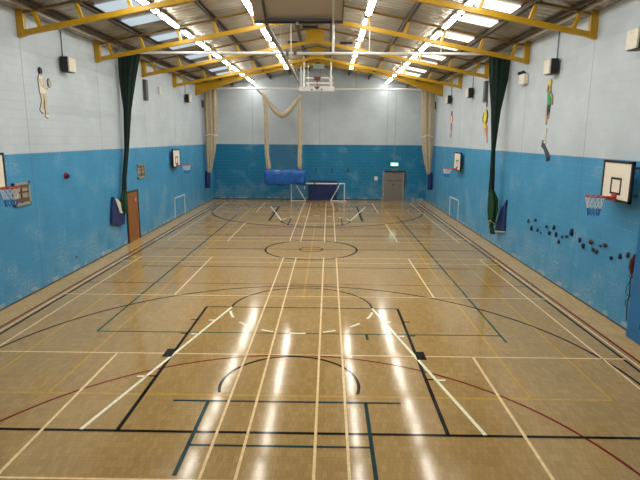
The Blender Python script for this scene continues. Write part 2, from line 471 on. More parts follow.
# ------------------------------------------------------------------ roof steel
def chord_z(x): return 8.35-(8.35-6.90)/7.5*abs(x)
def make_truss(y, label):
    t = thing('roof_truss', label, 'roof truss', (0, y, 6.82), 'yellow steel roof trusses')
    for s in (-1, 1):
        MB().bar((s*7.42, y, chord_z(7.42)), (0, y, chord_z(0)), .10, .135).build('bottom_chord', M['yellow'], t)
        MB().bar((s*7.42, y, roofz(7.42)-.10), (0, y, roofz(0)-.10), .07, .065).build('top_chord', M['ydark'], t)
        MB().prism([(s*7.49, 6.81), (s*7.49, 7.5), (s*7.31, 7.5), (s*7.31, 6.86)], 1, y-.07, y+.07).build('end_post', M['yellow'], t)
        for x in (6.95, 5.83, 4.52, 3.25, 1.95):
            MB().bar((s*(x-.05), y, chord_z(x)+.06), (s*(x+.10), y, roofz(x)-.12), .105, .085).build('web_post', M['yellow'], t)
    MB().prism([(-.36, 8.30), (.36, 8.30), (.36, 8.84), (0, 8.9), (-.36, 8.84)], 1, y-.02, y+.02).build('gusset_plate', M['yellow'], t)
    return t
t0 = make_truss(2.5, 'yellow lattice roof truss nearest the camera in view')
for y, lb in ((7.13, 'yellow lattice roof truss second from the camera, just in front of the green curtains'),
              (11.76, 'yellow lattice roof truss third from the camera, just beyond the green curtains'),
              (16.39, 'yellow lattice roof truss fourth from the camera, next before the solid tapered rafter')):
    copy_tree(t0, (0, y-2.5, 0), lb)
t = thing('roof_rafter', 'solid yellow tapered steel rafter nearest the far wall', 'roof rafter', (0, 21.0, 6.76))
for s in (-1, 1):
    MB().prism([(s*7.49, 6.78), (s*4.0, 7.98), (0, 8.62), (0, 8.93), (s*7.49, 7.44)], 1, 20.985, 21.015).build('web_plate', M['yellow'], t)
    MB().bar((s*7.49, 21, 6.78), (s*4.0, 21, 7.98), .16, .02).build('bottom_flange', M['yellow'], t)
    MB().bar((s*4.0, 21, 7.98), (0, 21, 8.62), .16, .02).build('bottom_flange', M['yellow'], t)
    MB().bar((s*7.49, 21, 7.45), (0, 21, 8.92), .16, .02).build('top_flange', M['yellow'], t)
sides = {-1: 'left', 1: 'right'}
for s in (-1, 1):
    for k, x in enumerate((.7, 1.97, 3.3, 4.6, 5.87)):
        mb = MB(); z = roofz(x)-.035
        mb.box(s*x-.055, s*x-.035, YN, YF, z-.13, z+.02); mb.box(s*x-.055, s*x+.06, YN, YF, z-.02, z+.01); mb.box(s*x-.055, s*x+.05, YN, YF, z-.135, z-.12)
        o = mb.build('roof_purlin', M['purlin'])
        tag(o, 'dark brown roof purlin on the %s slope, %s from the ridge' % (sides[s], ORD[k]), 'purlin', 'dark roof purlins')
    o = MB().box(s*7.12-.06, s*7.12+.06, YN, YF, roofz(7.12)-.085, roofz(7.12)-.02).build('eaves_tray', M['tray'])
    tag(o, 'pale metal cable tray along the %s eaves' % sides[s], 'cable tray', 'pale eaves trays')
    o = MB().box(s*6.85-.03, s*6.85+.03, YN, YF, roofz(6.85)-.10, roofz(6.85)-.02).build('eaves_purlin', M['purlin'])
    tag(o, 'thin dark eaves purlin beside the %s cable tray' % sides[s], 'purlin', 'eaves purlins')

# ------------------------------------------------------------------ fluorescent fittings
def make_light(x, z, y):
    t = thing('strip_light', 'x', 'light', (x, y, z), 'fluorescent strip lights in four rows')
    MB().box(x-.09, x+.09, y-.9, y+.9, z+.06, z+.12).build('housing', M['fit'], t)
    rr = []
    for yy in (y-.86, y+.86):
        rr.append([(x+.10*cos(a), yy, z+.055-.055*sin(a)) for a in [pi*i/8 for i in range(9)]])
    MB().loft(rr).build('diffuser', M['tube'], t)
    zt = roofz(x)-.14
    for dy in (-.7, .7):
        MB().box(x-.012, x+.012, y+dy-.012, y+dy+.012, z+.12, max(zt, z+.14)+.1).build('hanger', M['mgrey'], t)
    return t
rows = ((-4.5, 7.88, 'outer left'), (-1.9, 8.28, 'inner left'), (1.93, 8.28, 'inner right'), (4.5, 7.88, 'outer right'))
bays = (2.5, 7.13, 11.76, 16.39, 21.02)
for x, z, rn in rows:
    first = None
    ysl = []
    for b0 in (-6.76, -2.13): ysl += [b0+2.3] if False else [b0+1.25, b0+3.35]
    for b0 in bays: ysl += [b0+1.25, b0+3.35] if b0 < 20 else [b0+.95, b0+2.83]
    if abs(x) < 3: ysl = [q for q in ysl if q < 20]
    vis = [q for q in ysl if q > (2.5 if abs(x) > 3 else 4.5)]
    for q in ysl:
        if q in vis:
            k = vis.index(q)
            lb = 'lit fluorescent strip in the %s row, %s from the camera end' % (rn, ORD[k])
        else: lb = 'lit fluorescent strip of the %s row, over the near end behind the view' % rn
        if first is None: first = make_light(x, z, q); first['label'] = lb; fy = q
        else: copy_tree(first, (0, q-fy, 0), lb)

# ------------------------------------------------------------------ wall-hung box units
def wall_box(s, y, label, small=False):
    t = thing('wall_speaker', label, 'speaker', (s*7.5, y, 6.2), 'box speakers high on the side walls')
    h = .44 if not small else .4
    MB().box(*sorted((s*7.44, s*7.22)), y-.23, y+.23, 6.2, 6.2+h).build('cabinet', M['black'], t, bevel=.01)
    MB().box(*sorted((s*7.225, s*7.175)), y-.22, y+.22, 6.215, 6.185+h).build('front_grille', M['cream'], t, bevel=.012)
    MB().box(*sorted((s*7.5, s*7.43)), y-.08, y+.08, 6.33, 6.5).build('bracket', M['dgrey'], t)
    MB().tube([(s*7.47, y, 6.4), (s*7.47, y, 7.42)], .016, 6).build('conduit', M['dgrey'], t)
    return t
wall_box(-1, 4.72, 'cream fronted black box speaker on the left wall above the tennis figure')
wall_box(-1, 18.6, 'small cream and black box speaker high at the far end of the left wall')
wall_box(1, .20, 'cream box speaker at the right edge of the photo, high on the right wall')
wall_box(1, 4.72, 'cream and black box speaker on the right wall above the green vested figure')
wall_box(1, 14.1, 'cream and black box speaker on the right wall beyond the green curtain')
wall_box(1, 18.5, 'small cream and black box speaker above the red figure on the right wall')
def sensor(s, y, label):
    t = thing('wall_floodlight', label, 'floodlight', (s*7.5, y, 6.2))
    MB().box(*sorted((s*7.5, s*7.33)), y-.26, y+.26, 6.15, 6.5).build('housing', M['cream'], t, bevel=.02)
    for dy in (-.17, .17):
        mb = MB()
        mb.tube([(s*7.36, y+dy, 6.56), (s*7.27, y+dy, 6.53)], .05, 12)
        mb.build('lamp_head', M['black'], t)
        MB().box(*sorted((s*7.42, s*7.38)), y+dy-.02, y+dy+.02, 6.48, 6.56).build('arm', M['black'], t)
sensor(1, 7.25, 'cream emergency light with two black lamp heads on the right wall')
for s, y in ((-1, 11.9), (1, 11.8)):
    o = MB().box(*sorted((s*7.5, s*7.36)), y-.14, y+.14, 5.86, 6.74).build('wall_heater', M['dgrey'], bevel=.01)
    tag(o, 'tall dark grey box high on the %s wall just beyond the green curtain' % sides[s], 'wall unit', 'tall dark wall boxes')
o = MB().box(-7.5, -7.42, 13.85, 14.1, 6.3, 6.62).build('junction_box', M['cream'], bevel=.01)
tag(o, 'small cream box high on the left wall beyond the third truss', 'junction box')
for s, y in ((-1, 22.6), (1, 23.0)):
    o = MB().box(*sorted((s*7.5, s*7.38)), y-.14, y+.14, 6.15, 6.6).build('corner_box', M['dgrey'], bevel=.01)
    tag(o, 'small dark box in the far %s corner above the cream net' % sides[s], 'wall unit', 'dark far corner boxes')

# ------------------------------------------------------------------ wall basketball goals
def ring_pts(cx, cy, cz, r, n=24): return [(cx+r*cos(2*pi*i/n), cy+r*sin(2*pi*i/n), cz) for i in range(n)]
def wall_goal(s, y0, y1, z0, z1, label, bx=7.2, rimx=6.76, rr=.215):
    """backboard spans y0..y1, z0..z1 with its face at |x| = bx"""
    t = thing('basketball_goal', label, 'basketball goal', (s*7.5, (y0+y1)/2, z0), 'wall mounted basketball goals')
    yc = (y0+y1)/2; X = lambda a, b: sorted((s*a, s*b))
    bd = MB().box(*X(bx, bx+.03), y0+.03, y1-.03, z0+.03, z1-.03).build('backboard', M['board'], t)
    mb = MB(); e = .055
    for b in ((y0, y1, z0, z0+e), (y0, y1, z1-e, z1), (y0, y0+e, z0, z1), (y1-e, y1, z0, z1)):
        mb.box(*X(bx-.012, bx+.05), *b)
    mb.build('border', M['black'], bd)
    zt = z0+.12; mb = MB(); q = .045; a0, a1, c0, c1 = yc-.22, yc+.22, zt+.04, zt+.42
    for b in ((a0, a1, c0, c0+q), (a0, a1, c1-q, c1), (a0, a0+q, c0, c1), (a1-q, a1, c0, c1)):
        mb.box(*X(bx-.008, bx+.005), *b)
    mb.build('target_square', M['black'], bd)
    for dy in (-.35, .35):
        for zz in (z1-.15, z0+.15):
            MB().bar((s*7.5, yc+dy, zz), (s*(bx+.03), yc+dy, zz), .05).build('support_arm', M['dgrey'], t)
    zr = z0+.11
    rim = MB().tube(ring_pts(s*rimx, yc, zr, rr), .014, 8, closed=True)
    rim.bar((s*(rimx+rr-.01), yc, zr-.01), (s*bx, yc, zr-.01), .10, .03)
    for q in (-1, 1): rim.bar((s*(rimx+rr*.6), yc+q*rr*.75, zr-.015), (s*bx, yc+q*.1, zr-.06), .02, .02)
    r_ = rim.build('rim', M['red'], t)
    MB().box(*X(bx-.03, bx-.012), yc-.09, yc+.09, zr-.1, zr+.07).build('mounting_plate', M['red'], t)
    def net(zs, rs, ks, name, mat):
        mb = MB(); n = 12
        for d in (-1, 1):
            for i in range(n):
                pts = []
                for z, rad, k in zip(zs, rs, ks):
                    a = 2*pi*(i+d*k*.5)/n; pts.append((s*rimx+rad*cos(a), yc+rad*sin(a), z))
                mb.tube(pts, .007, 4)
        mb.build(name, mat, r_)
    net([zr, zr-.09, zr-.18, zr-.27], [rr, rr*.86, rr*.74, rr*.66], [0, 1, 2, 3], 'net_top', M['netw'])
    net([zr-.27, zr-.35, zr-.44], [rr*.66, rr*.6, rr*.56], [3, 4, 5], 'net_bottom', M['netb'])
    return t
wall_goal(1, -.40, .82, 2.90, 3.82, 'basketball goal with square target on the right wall by the climbing holds')
wall_goal(-1, -.40, .82, 2.99, 3.89, 'basketball goal at the left edge of the photo, partly cut off')
wall_goal(1, 14.95, 16.36, 2.66, 3.60, 'small distant basketball goal on the right wall near the far corner', 7.3, 6.8)
wall_goal(-1, 15.07, 16.35, 2.74, 3.66, 'small distant basketball goal on the left wall near the far corner', 7.3, 6.8)
# white painted goal outlines on the side walls
for s in (-1, 1):
    mb = MB(); X = sorted((s*7.5, s*7.47)); y0, y1, z1 = 15.65, 17.62, 1.12; e = .055
    mb.box(*X, y0, y1, z1-e, z1); mb.box(*X, y0, y0+e, .05, z1); mb.box(*X, y1-e, y1, .05, z1)
    tag(mb.build('wall_goal_outline', M['white']), 'small white goal outline low on the %s wall under the distant hoop' % sides[s], 'goal', 'white goal outlines on the side walls')

# ------------------------------------------------------------------ vents, knob
def vent(y0, y1, z0, z1, label):
    t = thing('wall_vent', label, 'vent', (-7.5, (y0+y1)/2, z0), 'metal vents on the left wall')
    mb = MB(); e = .07
    for b in ((y0, y1, z0, z0+e), (y0, y1, z1-e, z1), (y0, y0+e, z0, z1), (y1-e, y1, z0, z1)): mb.box(-7.5, -7.45, *b)
    mb.build('frame', M['vent'], t)
    MB().box(-7.5, -7.49, y0+e, y1-e, z0+e, z1-e).build('back_panel', M['ventb'], t)
    ym = (y0+y1)/2
    for a, b in ((z0+e+.03, z0+e+.13), (z0+.33, z0+.37), (z1-e-.07, z1-e-.02)):
        MB().box(-7.49, -7.465, y0+e, y1-e, a, b).build('slat', M['ventd'], t)
    MB().box(-7.49, -7.46, ym-.02, ym+.02, z0+e, z1-e).build('mullion', M['ventd'], t)
vent(1.49, 2.26, 2.47, 3.08, 'square grey framed vent on the left wall beside the cut off hoop')
vent(10.46, 11.33, 2.52, 3.12, 'small grey framed vent on the left wall beyond the brown door')
t = thing('wall_boss', 'small dark red round fixture on the blue left wall', 'wall fixture', (-7.5, 4.33, 3.08))
MB().tube([(-7.5, 4.33, 3.08), (-7.44, 4.33, 3.08)], .1, 14).build('base', M['knob'], t)
MB().tube([(-7.44, 4.31, 3.07), (-7.38, 4.31, 3.07)], .06, 12).build('knob', M['holdb'], t)

# ------------------------------------------------------------------ doors
d = thing('door_1', None, None, (-7.5, 9.65, 0), kind='structure')
dl = MB().box(-7.5, -7.46, 9.06, 10.22, 0.005, 2.04).build('door_leaf', M['wood'], d)
mb = MB(); mb.box(-7.5, -7.44, 8.98, 9.06, 0, 2.1); mb.box(-7.5, -7.44, 10.22, 10.30, 0, 2.1); mb.box(-7.5, -7.44, 8.98, 10.30, 2.04, 2.1)
mb.build('door_frame', M['dframe'], d)
MB().box(-7.46, -7.452, 9.95, 10.03, 1.62, 1.76).build('door_sign', M['lining'], dl)
MB().box(-7.46, -7.41, 10.08, 10.13, .98, 1.12).build('door_handle', M['mgrey'], dl)
d = thing('door_2', None, None, (5.2, 25, 0), kind='structure')
for x0, x1 in ((4.53, 5.17), (5.18, 5.82)):
    lf = MB().box(x0, x1, 24.95, 25, .005, 1.98).build('door_leaf', M['gdoor'], d)
    MB().box(x0+.1, x1-.06, 24.92, 24.945, 1.38, 1.42).build('push_bar', M['dgrey'], lf)
MB().box(5.12, 5.24, 24.90, 24.95, 1.05, 1.16).build('door_handle', M['dgrey'], d)
mb = MB(); mb.box(4.43, 4.53, 24.90, 25, 0, 2.06); mb.box(5.82, 5.92, 24.90, 25, 0, 2.06)
mb.build('door_frame', M['gframe'], d)
MB().box(4.53, 5.97, 24.88, 25, 1.98, 2.06).build('door_head', M['dframe'], d)
MB().box(5.92, 5.99, 24.86, 25, .9, 2.06).build('door_side_strip', M['dframe'], d)
MB().box(5.02, 5.45, 24.86, 24.99, 2.09, 2.19).build('door_closer', M['mgrey'], d)
t = thing('exit_sign', 'lit green exit sign above the grey double door', 'exit sign', (5.2, 25, 2.4))
MB().box(4.9, 5.52, 24.93, 25, 2.36, 2.66).build('sign_box', M['dframe'], t)
sf = MB().box(4.95, 5.47, 24.915, 24.93, 2.40, 2.62).build('sign_face', M['exit'], t)
mb = MB()   # running figure, door and arrow pictogram
mb.box(5.02, 5.14, 24.905, 24.915, 2.43, 2.59)
mb.bar((5.22, 24.91, 2.45), (5.26, 24.91, 2.51), .01, .02); mb.bar((5.26, 24.91, 2.51), (5.25, 24.91, 2.56), .01, .03); mb.bar((5.26, 24.91, 2.51), (5.29, 24.91, 2.45), .01, .02)
mb.prism([(5.34, 2.5), (5.39, 2.5), (5.39, 2.46), (5.44, 2.515), (5.39, 2.57), (5.39, 2.53), (5.34, 2.53)], 1, 24.905, 24.915)
mb.build('pictogram', M['exitw'], sf)
MB().tube([(5.2, 24.985, 2.66), (5.2, 24.985, 7.3)], .012, 6).build('conduit', M['gframe'], t)
t = thing('call_point', 'small white box on the far wall left of the grey double door', 'switch', (3.95, 25, 1.4))
MB().box(3.85, 4.08, 24.93, 25, 1.4, 1.66).build('case', M['white'], t, bevel=.01)
MB().box(4.16, 4.36, 24.95, 25, 1.5, 1.56).build('conduit_stub', M['dgrey'], t)
for k, x in enumerate((-.23, .89, 2.0)):
    o = MB().box(x-.035, x+.035, 24.95, 25, 1.92, 2.22).build('wall_slot', M['dframe'])
    tag(o, '%s of three small dark hooks on the far blue wall above the low goal' % ('leftmost', 'middle one', 'rightmost')[k], 'hook', 'small dark hooks on the far wall')

# ------------------------------------------------------------------ cloth bundles
def bundle(path, pleats=11, n=66, amp=.22, sub=6, seed=0):
    """path rows: z, cx, half width x, cy, half width y  (top to bottom)"""
    rnd = random.Random(seed); ph = [rnd.uniform(0, 6.28) for _ in range(4)]
    rings = []
    P_ = []
    for i in range(len(path)-1):
        for j in range(sub):
            f = j/sub; f2 = f
            P_.append([path[i][0]+(path[i+1][0]-path[i][0])*f]+[a+(b-a)*f2 for a, b in zip(path[i][1:], path[i+1][1:])])
    P_.append(list(path[-1]))
    for z, cx, hx, cy, hy in P_:
        r = []
        for k in range(n):
            a = 2*pi*k/n
            m = 1+amp*sin(pleats*a+ph[0]+z*.25)+amp*.4*sin((pleats*2-3)*a+ph[1]+z*.6)
            r.append((cx+hx*cos(a)*(1+.12*(m-1)), cy+hy*sin(a)*m+.15*hy*sin(5*a+ph[2]), z))
        rings.append(r)
    return MB().loft(rings)
# dividing curtain track
t = thing('curtain_track', 'long white tube track crossing the hall under the roof', 'curtain track', (0, 9, 7.43))
MB().tube([(-7.46, 9, 7.43), (7.46, 9, 7.43)], .05, 10).build('rail', M['white'], t)
for x, r in ((-.81, .016), (.78, .05), (2.15, .012), (-4.1, .012), (4.85, .012)):
    MB().tube([(x, 9, 7.45), (x, 9, roofz(x)-.02)], r, 8).build('drop_rod', M['white'], t)
MB().box(-1.0, -.9, 8.94, 9.06, 7.34, 7.52).build('track_joiner', M['dgrey'], t)
MB().box(-.72, -.60, 8.94, 9.06, 7.36, 7.50).build('track_joiner', M['dgrey'], t)
t = thing('divider_curtain', 'dark green dividing curtain tied back on the left wall above the brown door', 'curtain', (-7.2, 9, 1.1), 'green dividing curtains')
bundle([(7.38, -7.0, .44, 9, .14), (6.43, -7.12, .32, 9, .14), (5.3, -7.2, .15, 9, .11), (3.77, -7.31, .085, 8.95, .085), (2.7, -7.34, .08, 8.62, .08), (2.15, -7.33, .09, 8.5, .09)], seed=1).build('drape', M['gcurt'], t, smooth=True)
bundle([(2.25, -7.33, .085, 8.52, .08), (1.85, -7.34, .11, 8.36, .15), (1.5, -7.36, .10, 8.40, .13), (1.28, -7.38, .05, 8.46, .06)], pleats=7, seed=2).build('net_bundle', M['gbag'], t, smooth=True)
t = thing('storage_pouch', 'navy blue pouch with white fold hanging on the left wall by the green bundle', 'pouch', (-7.5, 7.7, 1))
sk = lambda q: [((a+11.87)*1.016-11.87, 4.285+(b-4.285)*1.016) for a, b in q]
mb = MB().prism(sk([(7.29, 2.1), (7.62, 1.87), (7.85, 1.5), (8.30, 1.34), (8.2, .93), (7.6, .99), (7.0, 1.14), (7.12, 1.6)]), 0, -7.49, -7.39)
mb.build('pouch_body', M['navy'], t, bevel=.01)
MB().prism(sk([(7.40, 2.03), (7.62, 1.98), (8.32, 1.50), (8.32, 1.33), (7.74, 1.44)]), 0, -7.388, -7.37).build('fold', M['lining'], t)
t = thing('divider_curtain', 'dark green dividing curtain tied back on the right wall', 'curtain', (7.2, 9, .5), 'green dividing curtains')
bundle([(7.38, 7.08, .41, 9, .14), (6.49, 7.09, .36, 9, .14), (5.38, 7.07, .19, 9, .11), (3.86, 7.07, .075, 9, .08), (2.7, 7.10, .10, 9, .09), (2.2, 7.1, .11, 9, .1)], seed=3).build('drape', M['gcurt'], t, smooth=True)
bundle([(2.35, 7.1, .10, 9, .1), (1.9, 7.2, .2, 9, .2), (1.5, 7.21, .2, 9, .22), (1.05, 7.2, .14, 9, .16), (.85, 7.2, .08, 9, .1), (.55, 7.26, .1, 8.95, .12)], pleats=7, seed=4).build('net_bundle', M['gbag'], t, smooth=True)
mb = MB(); mb.tube([(7.2+.15*cos(a), 9+.17*sin(a), 1.02+.07*sin(2*a)) for a in [2*pi*i/20 for i in range(20)]], .022, 6, closed=True)
mb.tube([(7.08, 8.9, 1.0), (7.02, 8.85, .85), (7.1, 8.84, .72)], .02, 6)
mb.build('tie_rope', M['ccurt'], t)
t = thing('wall_pad', 'triangular navy pad fixed to the right wall beside the green bundle', 'pad', (7.5, 8, .8))
MB().prism([((a+11.87)*1.028-11.87, 4.285+(b-4.285)*1.028) for a, b in ((7.59, 2.08), (7.66, 1.68), (7.58, .90), (8.72, .73), (8.44, 1.27), (8.08, 1.67))], 0, 7.42, 7.49).build('pad_face', M['navy'], t, bevel=.02)
MB().prism([((a+11.87)*1.028-11.87, 4.285+(b-4.285)*1.028) for a, b in ((7.58, .885), (8.72, .715), (8.72, .68), (7.58, .85))], 0, 7.42, 7.49).build('pad_edge', M['lining'], t)

# cricket nets at the far end
t = thing('net_rail', 'pale tube rail spanning the hall in front of the far wall', 'rail', (0, 22.6, 7.33))
MB().tube([(-7.46, 22.6, 7.33), (7.46, 22.6, 7.33)], .07, 10).build('rail', M['white'], t)
for x in (-5.6, -1.9, 2.35, 5.5): MB().tube([(x, 22.6, 7.35), (x, 22.6, roofz(x)-.02)], .012, 6).build('drop_rod', M['mgrey'], t)
for s in (-1, 1):
    t = thing('cricket_net', 'cream net curtain bunched in the far %s corner over a navy bag' % sides[s], 'net curtain', (s*7.0, 22.6, .9), 'cream corner nets')
    bundle([(7.26, s*6.92, .42, 22.6, .18), (5.6, s*6.95, .42, 22.6, .18), (4.45, s*6.98, .38, 22.6, .15), (3.4, s*7.05, .33, 22.6, .16), (2.5, s*7.12, .2, 22.6, .12), (2.0, s*7.18, .13, 22.6, .09)], pleats=9, seed=5+s).build('drape', M['ccurt'], t, smooth=True)
    mb = MB(); mb.tube([(s*6.98+.40*cos(a), 22.6+.2*sin(a), 4.42+.05*sin(3*a)) for a in [2*pi*i/24 for i in range(24)]], .03, 6, closed=True)
    mb.build('tie_rope', M['lining'], t)
    bundle([(2.12, s*7.27, .15, 22.65, .12), (1.6, s*7.29, .17, 22.65, .14), (1.0, s*7.3, .16, 22.65, .13)], pleats=4, amp=.06, seed=8).build('storage_bag', M['navy'], t, smooth=True)
t = thing('cricket_net', 'cream net swagged between two tails gathered into the blue bag', 'net curtain', (-2.3, 22.6, 2.1))
bundle([(7.2, -3.62, .05, 22.6, .06), (6.2, -3.42, .13, 22.6, .1), (4.25, -3.38, .15, 22.6, .1), (3.2, -3.36, .14, 22.6, .1), (2.2, -3.24, .16, 22.6, .1)], pleats=6, seed=9).build('net_tail', M['ccurt'], t, smooth=True)
bundle([(6.98, -1.2, .05, 22.6, .06), (6.2, -1.2, .12, 22.6, .1), (4.25, -1.2, .14, 22.6, .1), (2.2, -1.26, .14, 22.6, .1)], pleats=6, seed=10).build('net_tail', M['ccurt'], t, smooth=True)
pts = []; rs = []
for i in range(25):
    f = i/24; x = -3.58+2.36*f
    z = 7.1-.2*f-1.3*(1-abs(2*f-1)**1.6)
    pts.append((x, 22.6, z)); rs.append(.06+.12*(1-(2*f-1)**2))
MB().tube(pts, .1, 10, rs=rs).build('net_swag', M['ccurt'], t, smooth=True)
mb = MB(); n = 0
for i in range(25):
    f = i/24; x = -3.4+2.1*f; mb.v.append((x, 22.62+.03*sin(f*40), pts[i][2])); mb.v.append((x, 22.62+.03*sin(f*40+1), 2.3))
for i in range(24): mb.f.append((2*i, 2*i+1, 2*i+3, 2*i+2))
mb.build('hanging_net', M['mesh'], t)
MB().bar((-4.38, 22.75, 7.68), (-2.5, 22.75, 5.85), .07, .09).build('diagonal_bar', M['dgrey'], t)  # thin dark diagonal bar just behind the net tails
# the big blue bag
t = thing('blue_net_bag', 'long creased blue vinyl bag hanging below the cream net tails', 'bag', (-2.2, 22.6, 1.2))
rings = []
for i in range(33):
    f = i/32; x = -3.56+2.74*f; e = min(1, .66+1.8*min(f, 1-f)**.5) if 0 < f < 1 else .6
    r = []
    for k in range(28):
        a = 2*pi*k/28; c_, s_ = cos(a), sin(a)
        q = (abs(c_)**4+abs(s_)**4)**-.25
        wob = 1+.07*sin(9*f*pi+2*a)+.05*sin(23*f+5*a)
        r.append((x, 22.6+.27*c_*q*wob*e, 1.73+.10*(.5-f)*-.6+.50*s_*q*e*(1+.07*sin(14*f+a*3)+.04*sin(31*f-2*a))+.04*sin(11*f)))
    rings.append(r)
bb = MB().loft(rings).build('bag_body', M['bag'], t, smooth=True)
MB().box(-3.2, -2.55, 22.45, 22.62, 2.14, 2.19).build('bag_label', M['lining'], bb)

# ------------------------------------------------------------------ five-a-side goal and mat at the far wall
t = thing('football_goal', 'low white folding goal standing against the far wall', 'goal', (-.05, 24.0, 0))
def gp(name, a, b, r=.035): MB().tube([a, b], r, 8).build(name, M['white'], t)
gp('crossbar', (-1.9, 24, 1.22), (1.78, 24, 1.22), .045)
gp('post', (-1.9, 24, .03), (-1.9, 24, 1.22)); gp('post', (1.74, 24, .03), (1.74, 24, 1.22))
gp('brace', (-1.62, 24.03, 1.2), (-.93, 24.03, .08), .028); gp('brace', (1.44, 24.03, 1.2), (.83, 24.03, .08), .028)
gp('base_bar', (-1.95, 24, .04), (-.9, 24, .04), .03); gp('base_bar', (.8, 24, .04), (1.9, 24, .04), .03)
gp('hinge_stub', (-.98, 24, .8), (-.98, 24, 1.2), .03)
for x in (-.3, 1.3): MB().box(x-.05, x+.05, 23.94, 24.06, 1.16, 1.29).build('clamp', M['dgrey'], t)
t = thing('crash_mat', 'navy gym mat leaning upright on the far wall behind the low goal', 'mat', (.25, 24.75, 0))
MB().box(-.72, 1.24, 24.62, 24.9, 0.005, 1.36).build('mat_body', M['navy'], t, bevel=.03)
for z in (.45, .9): MB().box(-.70, 1.22, 24.605, 24.62, z, z+.02).build('seam', M['black'], t)

# ------------------------------------------------------------------ hung basketball goal at the far end
t = thing('hanging_goal', 'white folded basketball goal hanging from the roof at the far end', 'basketball goal', (0, 19.3, 6.85))
MB().box(-1.03, .92, 18.9, 19.9, 7.0, 7.06).build('backboard', M['board'], t)
mb = MB(); mb.box(-1.05, .94, 18.86, 18.92, 6.88, 7.14); mb.box(-1.05, .94, 19.88, 19.94, 6.93, 7.12)
mb.box(-1.05, -1.0, 18.9, 19.9, 6.93, 7.12); mb.box(.89, .94, 18.9, 19.9, 6.93, 7.12)
mb.build('board_frame', M['white'], t)
for x in (-.34, .22): MB().tube([(x, 18.84, 6.96), (x, 18.87, 6.96)], .045, 10).build('bolt', M['black'], t)
for x in (-.80, .73): MB().tube([(x, 19.3, 7.05), (x, 19.3, 8.8)], .055, 8).build('drop_tube', M['white'], t)
for x in (-.97, -.56): MB().tube([(x, 19.3, 7.05), (x, 19.3, 8.35)], .025, 8).build('side_rod', M['white'], t)
for z in (7.64, 7.36): MB().tube([(-.72, 19.3, z), (.86, 19.3, z)], .055, 8).build('cross_tube', M['white'], t)
MB().tube(ring_pts(-.05, 19.05, 7.62, .21), .02, 8, closed=True).build('rim', M['rust'], t)
MB().box(-.22, .12, 19.2, 19.36, 7.5, 7.70).build('rim_plate', M['rust'], t)
MB().prism([(-.22, 7.13), (.12, 7.13), (-.05, 6.94)], 1, 18.83, 18.86).build('mount_plate', M['rust'], t)
MB().tube([(-.05, 19.28, 7.1), (-.05, 19.28, 7.5)], .03, 8).build('stem', M['rust'], t)
MB().tube([(-1.6, 19.3, 8.58), (-.92, 19.3, 7.1)], .03, 8).build('diagonal_stay', M['tray'], t)
t = thing('service_duct', 'long grey trunking slung lengthwise under the roof left of centre', 'trunking', (-1.05, 9, 7.36))
MB().box(-1.09, -1.01, 1.2, 18.7, 7.26, 7.33).build('duct', M['mgrey'], t)
for y in (2.5, 7.13, 11.76, 16.39): MB().tube([(-1.05, y, 7.33), (-1.05, y, chord_z(1.05)-.08)], .012, 6).build('hanger', M['mgrey'], t)
t = thing('notice_plate', 'pale green rectangular plate hung under the ridge above the far goal', 'plate', (.02, 20.0, 8.2))
MB().box(-.30, .35, 20.0, 20.03, 8.22, 8.50).build('plate_face', M['plate'], t)
for x in (-.2, .25): MB().tube([(x, 20.01, 8.5), (x, 20.01, 8.95)], .01, 6).build('hanger', M['mgrey'], t)
MB().box(-.2, .1, 19.98, 20.02, 8.52, 8.58).build('clip', M['black'], t)
for k, (x, y, w, lb) in enumerate(((-.17, 11.3, .62, 'black slot vent hanging at the ridge under the raised backboard'), (-1.06, 13.9, .5, 'black slot vent on the left slope near the ridge'), (1.4, 13.6, .55, 'black slot vent on the right slope near the ridge'))):
    z = roofz(x)-.1
    tag(MB().box(x-w/2, x+w/2, y-.1, y+.1, z-.09, z).build('roof_vent', M['black']), lb, 'vent', 'black roof slots')

# ------------------------------------------------------------------ raised backboard nearest the camera (seen from below)
t = thing('raised_backboard', 'large beige raised backboard under the roof at the top centre', 'basketball goal', (0, -.8, 6.9))
a = Vector((0, -.30, 6.66)); b = Vector((0, -1.42, 7.24)); nrm = Vector((0, .58, 1.12)).normalized()
def P(x, f, o=0): return tuple(Vector((x, 0, 0))+a+(b-a)*f+nrm*o)
mb = MB(); mb.v = [P(-.92, 0), P(.93, 0), P(.93, 1), P(-.92, 1), P(-.92, 0, .04), P(.93, 0, .04), P(.93, 1, .04), P(-.92, 1, .04)]
mb.f = [(0,1,2,3),(4,5,6,7),(0,1,5,4),(1,2,6,5),(2,3,7,6),(3,0,4,7)]
mb.build('backboard', M['panel'], t)
MB().bar(P(-.92, .0, -.02), P(.93, .0, -.02), .03, .05).build('frame_bar', M['dgrey'], t)
MB().bar(P(-.66, .09, -.05), P(.72, .09, -.05), .035, .05).build('frame_bar', M['dgrey'], t)
MB().bar(P(-.66, -.02, -.05), P(-.68, 1.5, -.05), .045, .05).build('frame_tube', M['dgrey'], t)
MB().bar(P(.72, -.02, -.05), P(.72, 1.5, -.05), .045, .05).build('frame_tube', M['white'], t)
MB().bar(P(.92, 0, -.01), P(.92, 1, -.01), .02, .03).build('edge_trim', M['dgrey'], t)
for x in (-.66, .72):
    MB().tube([P(x, 1.5, -.05), (x, -2.1, roofz(x)-.02)], .04, 8).build('hanger_tube', M['white'], t)
MB().tube([P(0, .02, -.06), P(-.05, .02, -.06)], .03, 8).build('catch', M['white'], t)

